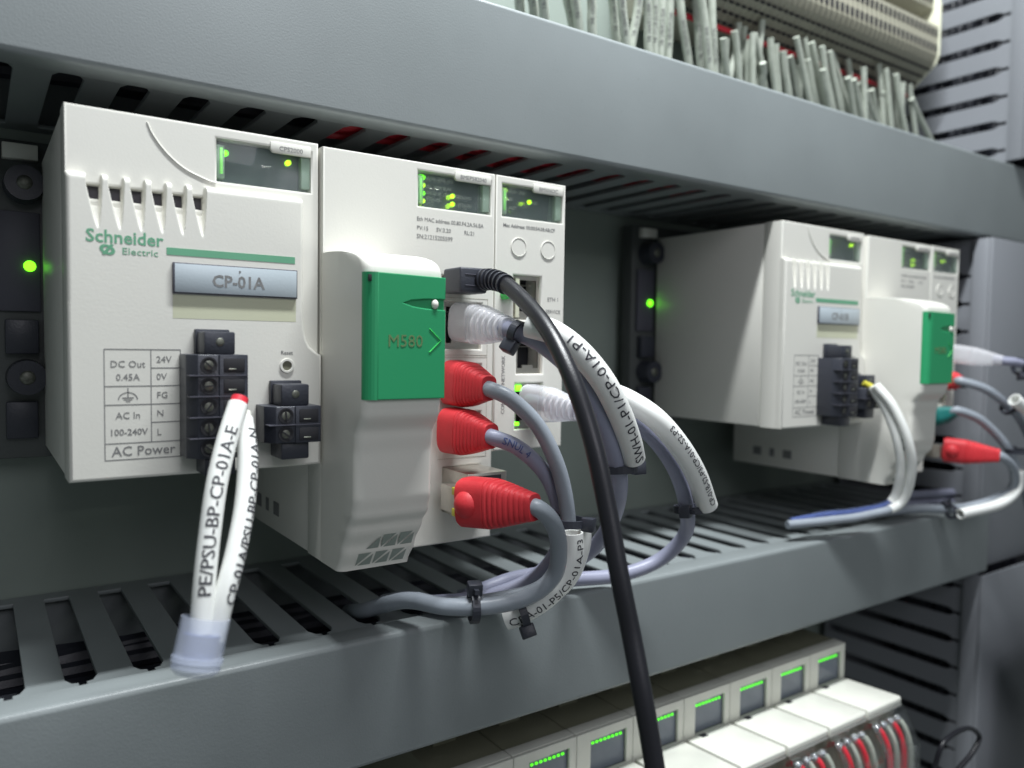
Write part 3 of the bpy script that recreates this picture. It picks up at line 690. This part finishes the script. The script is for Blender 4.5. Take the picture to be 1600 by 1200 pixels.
t3, p3 = red_cable('grey network cable with the lowest and largest red boot, plugged into the metal port shell', P(728, 783, -20), P(836, 793, -47),
    [P(842, 795, -48), P(864, 818, -49), P(873, 855, -46), P(866, 898, -42), P(830, 930, -38), P(770, 946, -33), P(700, 948, -24), P(640, 938, -8), P(600, 945, 4), P(565, 955, 18), P(545, 955, 45)], 'cable', 2.85, 8.4, True)
c_ = P(728, 783, -20)
MB().box(c_.x-3.2, c_.x+3.6, c_.y+1, c_.y+12, c_.z-4.5, c_.z+4.5, .4).build('plug', 'metal', t3)
for z_ in (-5.0, 2.2): MB().box(c_.x-4.2, c_.x-3.3, c_.y-.5, c_.y+2.6, c_.z+z_, c_.z+z_+2.6, .2).build('plug_clip', 'yellow', t3)
sc_ = spline([P(893, 832, -40), P(893, 870, -40), P(878, 905, -38), P(850, 935, -35), P(812, 958, -31), P(790, 966, -28)], 12)
slv = hollow(MB(), sc_, 4.0, 3.4).build('marker_sleeve', 'sleeve', t3)
mb = MB(); wrap_text(mb, 'CRA-01-P5/CP-01A-P3', sc_, 4.0, 4.0, 1.5, V((.10, -.9, .1)), flip=True, sx=1.0); mb.build('lettering', 'printdark', slv)
sd_ = spline([P(906, 815, -33), P(906, 850, -33), P(890, 895, -31), P(862, 925, -29), P(820, 950, -26)], 12)
hollow(MB(), sd_, 3.9, 3.3).build('marker_sleeve', 'sleeve', t1)
tie(t1, P(886, 815, -34), (0.05, 0, 1), 6.0, tail=(.6, -1, .6)); tie(t3, P(740, 948, -29), (1, -.35, 0), 4.6, tail=(0, -.2, 1)); tie(t3, P(815, 958, -33), (1, -.35, .3), 4.2, tail=(0, -.5, -1))

# capped white leads of the left power supply
def lead(label, pts, r, txt, size, facing, red=False):
    t = thing('power_lead', label, 'wire', pts[0], 'capped white leads'); p = spline(pts, 12)
    s = MB().tube(p, r, n=22).build('sleeve', 'sleeve', t)
    mb = MB(); wrap_text(mb, txt, p, r, size, 9, facing, flip=True, sx=1.12 if size > 4.3 else 1.0, bold=.02); mb.build('lettering', 'printdark', s)
    T = (p[1]-p[0]).normalized(); MB().tube([p[0]-T*2.0, p[0]+T*2], r*.86, n=16).build('wire', 'redwire' if red else 'white', t)
    return t, p
l1, q1 = lead('white printed lead with a red tip, left of the pair hanging into the clear cap', [P(372, 632, -26), P(354, 690, -31), P(338, 760, -36), P(327, 840, -40), P(319, 915, -43), P(314, 990, -45)], 2.75, 'PE/PSU-BP-CP-01A-E', 4.5, V((-.15, -.9, 0)), True)
l2, q2 = lead('white printed lead, right of the hanging pair, bowed outward above the clear cap', [P(380, 655, -24), P(387, 715, -30), P(382, 790, -36), P(368, 865, -41), P(351, 930, -44), P(333, 1000, -45)], 2.7, 'CP-01A/PSU-BP-CP-01A-N', 4.2, V((.45, -.8, 0)))
for s_, w_ in ((q1, 'black'),): pass
a_, b_ = P(322, 965, -45), P(304, 1050, -47)
cp_ = spline([a_, a_.lerp(b_, .5), b_], 8)
t = thing('protective_cap', 'clear plastic cap holding the ends of the two hanging white leads', 'cap', b_)
hollow(MB(), cp_[:-1], 5.9, 5.4).build('cup', 'cap', t)
T = (b_-a_).normalized(); MB().tube([b_-T*1.2, b_-T*.4, b_+T*.6, b_+T*1.2], [5.9, 5.7, 4.6, 2.5], n=24).build('cup_base', 'cap', t)
MB().tube([a_+T*4, b_-T*3], [4.4, 3.6], n=20).build('core', 'blue', t)
MB().tube([b_-T*3.5, b_-T*2.4], 6.2, n=24).build('rim', 'cap', t)

# right group cables
t = thing('power_lead', 'pale printed lead curving down from the right power supply, left of its pair', 'wire', P(1362, 608, -12), 'leads of the right power supply')
p = spline([P(1362, 604, -13), P(1385, 640, -20), P(1403, 690, -25), P(1407, 740, -24), P(1392, 785, -18), P(1340, 800, -12), P(1285, 806, -6), P(1235, 815, 0)], 12)
s = MB().tube(sub(p, 0, .58), 2.5, n=16).build('sleeve', 'sleeve', t); mb = MB(); wrap_text(mb, 'L/PSU-BP-CP-01B', sub(p, 0, .58), 2.5, 3.8, 6, V((.3, -.9, 0)), sx=1.1, bold=.04); mb.build('lettering', 'printdark', s)
MB().tube(sub(p, .5, 1), 1.9, n=14).build('wire', 'blue', t); MB().tube(sub(p, .58, .9), 2.6, n=16).build('clear_tube', 'film', t)
MB().tube([p[0]+V((-3, 3, 2)), p[0]], 1.5, n=12).build('wire_end', 'yellow', t)
t = thing('power_lead', 'plain pale lead curving down from the right power supply, right of its pair', 'wire', P(1375, 606, -14), 'leads of the right power supply')
p = spline([P(1368, 602, -16), P(1395, 635, -24), P(1419, 690, -30), P(1424, 740, -29), P(1405, 788, -22), P(1350, 806, -16), P(1290, 814, -10), P(1230, 820, -2)], 12)
MB().tube(sub(p, 0, .62), 2.4, n=16).build('sleeve', 'sleeve', t); MB().tube(sub(p, .58, 1), 2.2, n=14).build('wire', 'cable', t)

def simple(label, a, b, m, pts, cm, h, r=2.6, latch=True):
    t = thing('network_cable', label, 'cable', a); boot(t, a, b, m, h, latch=latch); p = spline([V(a).lerp(V(b), .8)]+pts, 12); MB().tube(p, r, n=16).build('cable', cm, t); return t, p
Q = lambda u, v, y: P(u, v, y)
t, p = simple('grey cable with a red boot lying level, lowest plug of the right processor module', Q(1474, 702, -8), Q(1562, 712, -34), 'red', [Q(1566, 714, -35), Q(1584, 735, -37), Q(1580, 765, -34), Q(1540, 785, -26), Q(1490, 795, -16), Q(1430, 795, -5), Q(1370, 802, 5)], 'cable', 7.2)
MB().box(*(lambda c: (c.x-3, c.x+3, c.y-2, c.y+8, c.z-4, c.z+4))(Q(1468, 705, -4)), .4).build('plug', 'metal', t)
s5 = spline([Q(1594, 735, -38), Q(1588, 765, -36), Q(1560, 788, -32), Q(1500, 803, -24)], 10); hollow(MB(), s5, 3.0, 2.5).build('marker_sleeve', 'sleeve', t)
tie(t, Q(1590, 705, -36), (0, 0, 1), 5.5); tie(t, Q(1487, 800, -18), (1, -.3, 0), 3.2)
t, p = simple('grey cable with a teal boot, between the red plugs of the right processor module', Q(1462, 652, 0), Q(1494, 643, -14), 'teal', [Q(1498, 642, -15), Q(1530, 655, -22), Q(1560, 682, -28), Q(1580, 710, -32), Q(1600, 760, -34), Q(1610, 800, -34)], 'cable', 5.2, latch=False)
t, p = simple('grey cable with a nearly hidden red boot, beside the right green flap', Q(1478, 595, 0), Q(1500, 595, -14), 'red', [Q(1503, 596, -15), Q(1540, 608, -24), Q(1570, 630, -30), Q(1600, 665, -35), Q(1640, 760, -36)], 'cable', 5.6, latch=False)
tie(t, Q(1578, 634, -33), (1, -.5, -.8), 5.0, tail=(0, -1, .6))
t, p = simple('grey cable with a clear boot, highest plug of the right processor module', Q(1490, 552, -5), Q(1568, 564, -33), 'frost', [Q(1570, 564, -33), Q(1590, 567, -37), Q(1620, 580, -40), Q(1680, 640, -45)], 'cable2', 5.6, latch=False)
tie(t, Q(1592, 572, -36), (1, -.5, 0), 4.2, tail=(0, -.6, -1))
s6 = spline([Q(1585, 624, -40), Q(1615, 650, -44), Q(1650, 700, -46)], 8)
hollow(MB(), s6, 3.6, 3.0).build('marker_sleeve', 'sleeve', t)
for k, (v0, v1) in enumerate(((768, 772), (782, 788), (795, 790))):
    p = spline([P(1410, v0+6, 24), P(1480, v0+2, 18), P(1550, v1, 12), P(1640, v1+4, 8)], 8)
    tag(MB().tube(p, 2.7, n=12).build('network_cable', 'cable2'), ['highest', 'middle', 'lowest'][k]+' of the three grey cables lying level along the duct top at the right edge', 'cable')

# ================================================================== LOWER ROW OF MODULES
ZT = -122
io = thing('input_output_module', 'x', 'control module', (359, 40, -240), 'input and output modules in the lower row')
IX0, IX1 = 343.3, 375.0
MB().box(IX0, IX1, 2.3, 88, -240, ZT, .7).build('housing', 'iotop', io)
MB().plate([rect(IX0, IX1, -240, ZT), rect(IX0+7.6, IX1-3.6, -141.5, -126)], -.2, 1.4, .3).box(IX0, IX1, 1.45, 7, ZT-.6, ZT+.25, .3).build('front_panel', 'iobody', io)
f = MB().box(IX0+7.6, IX1-3.6, 1.6, 2.0, -141.5, -126).build('display_face', 'winface', io)
for k in range(8): MB().box(IX0+9.2+k*2.25, IX0+10.4+k*2.25, 1.0, 1.55, -128.7, -127.8, .1).build('status_light', 'leddim', f)
MB().box(IX0+8.6, IX0+19, 1.2, 1.5, -127.2, -126.2).build('legend', 'printlight', f)
MB().prism([(-.3, -142.2), (-1, -141.5), (-32.0, -139.6), (-33.0, -140.6), (-33.0, -144.6), (-31.5, -145.2), (-.3, -146)], 'x', IX0+1.2, IX1-.6, .25).build('top_ledge', 'white', io)
MB().box(IX0+9, IX0+13, -4.0, -1.0, -142.2, -141.2, .2).build('catch', 'dark', io)
MB().prism([(-.3, -146.2), (-29, -146.2), (-24, -240), (-.3, -240)], 'x', IX0+4, IX1-4, .3).build('terminal_body', 'term', io)
MB().prism([(-33.2, -142.2), (-35.6, -145), (-44, -160), (-47, -240), (-46, -240), (-43.2, -160.5), (-35, -146), (-32.6, -145.3)], 'x', IX0+1.4, IX1-.8, .1).build('clear_door', 'film', io)
mb = MB(); mw = MB(); mr = MB()
for k in range(4):
    x = IX0+6+k*6.2; pth = spline([(x, -28, -151-k*1.0), (x+1, -36, -150), (x+2, -41.0, -164), (x+1.5, -40, -200), (x+2, -40, -240)], 6)
    (mr if k % 2 == 0 else mw).tube(pth, 1.35, n=8); mb.ball((x+.5, -34, -149.5), 2.3)
mr.build('wire_bundle', 'redwire', io); mw.build('wire_bundle', 'tubew', io); mb.build('wire_ferrule', 'chrome', io)
# plugs of the connector strip on top, near the back
MB().box(IX0+9, IX0+20, 24, 30, ZT+.1, ZT+3.4, .5).build('top_catch', 'iotop', io)
MB().box(IX0+22, IX0+27, 26, 31, ZT+.1, ZT+2.2, .4).build('top_catch', 'iotop', io)
order = ['rightmost', 'second from the right', 'third from the right', 'fourth from the right', 'fifth from the right', 'sixth from the right', 'seventh from the right', 'leftmost visible']
for k in range(8):
    o = io if k == 0 else copy_tree(io)
    o.location.x = (359-32.0*k)*U
    o['label'] = 'pale module with a green lamp row, %s in the lower row' % order[k]

# ================================================================== TERMINAL STRIP AND WIRES ABOVE
tb0 = thing('terminal_block', 'slim beige clamp terminal with wire holes, one of the strip at the top right', 'terminal block', (0, 70, 222), 'beige terminal blocks in the upper strip')
prof = [(98, 226), (62, 222), (42, 238), (40, 243), (40, 262), (52, 265), (52, 272), (44, 275), (44, 300), (56, 303), (98, 303)]
MB().prism(prof, 'x', -2.45, 2.45, .2).build('body', 'term', tb0)
e = MB()
for z in (247, 257): e.box(-1.5, 1.5, 39.6, 41, z-2.4, z+2.4)
for z in (281, 292): e.box(-1.5, 1.5, 43.6, 45, z-2.4, z+2.4)
for k in range(4):
    s_ = (k+.6)/4.4; y = 62+(42-62)*s_; z = 222+(238-222)*s_; e.box(-1.6, 1.6, y-1.5, y-.4, z-1.6, z-.4)
e.build('wire_hole', 'dark', tb0)
XE = 522
for k in range(46):
    o = tb0 if k == 0 else copy_tree(tb0)
    o.location.x = (XE-5.2*k)*U
tag(MB().prism([(98, 225), (61, 221), (41, 237.5), (39, 243), (39, 263), (39, 276), (43, 301), (56, 304), (98, 304)], 'x', XE+2.8, XE+4.6, .2).build('end_plate', 'beige'), 'beige end plate closing the right end of the upper terminal strip', 'end plate')
tag(MB().tube([(285, 58, 219.5), (XE, 58, 219.5)], 1.5, n=10).build('jumper_wire', 'redwire'), 'red wire running level just under the upper terminal strip', 'wire')
W = [(812, 8, 808, -30), (834, 14, 832, -30), (850, 18, 846, -30), (893, 30, 882, -30), (903, 32, 900, -30), (925, 42, 920, -30), (962, 53, 952, -30), (978, 60, 970, -30), (988, 62, 1001, -30), (1013, 70, 1008, -30), (1022, 72, 1020, -30), (1032, 76, 1038, -30), (1044, 80, 1050, -30), (1075, 90, 1060, -30), (1094, 97, 1082, -30), (1108, 102, 1092, -30), (1117, 104, 1112, -30)]
S = [(1131, 108, 1135, 60), (1142, 112, 1154, 36), (1155, 117, 1163, 42), (1168, 121, 1171, 62), (1181, 125, 1191, 32), (1191, 128, 1192, 98), (1216, 136, 1212, 68), (1230, 140, 1224, 80), (1246, 146, 1235, 88), (1264, 152, 1244, 58), (1275, 155, 1256, 60), (1288, 160, 1268, 66), (1300, 164, 1284, 72), (1312, 168, 1296, 80), (1326, 172, 1300, 84), (1338, 176, 1324, 92), (1346, 180, 1334, 124), (1358, 184, 1343, 130), (1372, 188, 1362, 140), (1380, 190, 1372, 100), (1392, 194, 1384, 108), (1403, 198, 1392, 112), (1414, 202, 1400, 116), (1452, 214, 1424, 154)]
for k in range(16):
    u0 = 1136+k*19.5+random.uniform(-4, 4); v0 = 110+(u0-1131)*.325; S.insert(-1, (u0, v0, u0-random.uniform(-4, 16), v0-random.uniform(42, 78)))
for i, (a0, b0, a1, b1) in enumerate(W+S):
    y = 52+random.uniform(-7, 7); A = P(a0, b0, y); B = P(a1, b1, y-4); Dn = (A-B).normalized()
    q = A+Dn*26; mid = A.lerp(B, .5)+V((random.uniform(-1.2, 1.2), 0, 0))
    pth = spline([q, A, mid, B], 5)
    if i < len(W):
        o = MB().tube(pth, 2.3, n=10).build('wire_marker', 'tubew'); tag(o, 'long pale printed marker tube on a wire, left of the strip above the upper duct', 'wire marker', 'long wire markers above the duct')
        mb = MB(); wrap_text(mb, 'TB-'+str(101+i*7)+'/X'+str(i+2)+'-'+str(11+i)+'A', pth, 2.3, 2.6, 27, V((-.5, -.8, -.2)), sx=1.0); mb.build('lettering', 'print', o)
    else:
        o = MB().tube(pth, 1.95, n=10).build('wire_ferrule', 'tubew'); tag(o, 'short pale tube on a wire rising from the upper duct below the terminal strip', 'wire', 'short wire tubes above the duct')
        if i == len(W+S)-1: o['label'] = 'last short pale tube at the right, leaning left by the slotted duct'; o['group'] = 'short wire tubes above the duct'
# wires lying inside the upper duct, seen through its slots
for k in range(5):
    z = 122+.8*(k % 2); y = 18+k*8
    p = spline([(90, y+4, z), (130, y, z+1), (180, y+5, z), (240, y+1, z+1), (300, y+4, z)], 8)
    tag(MB().tube(p, 1.5, n=8).build('duct_wire', 'redwire'), 'red wire lying inside the upper duct, glimpsed through its bottom slots', 'wire', 'red wires inside the upper duct')
for k in range(1):
    p = spline([(-60, 24, 124), (-20, 22, 123), (12, 30, 125)], 8)
    tag(MB().tube(p, 1.6, n=8).build('duct_wire', 'yellow'), 'yellow wire inside the upper duct, glimpsed through its slots at far left', 'wire', 'yellow wires inside the upper duct')
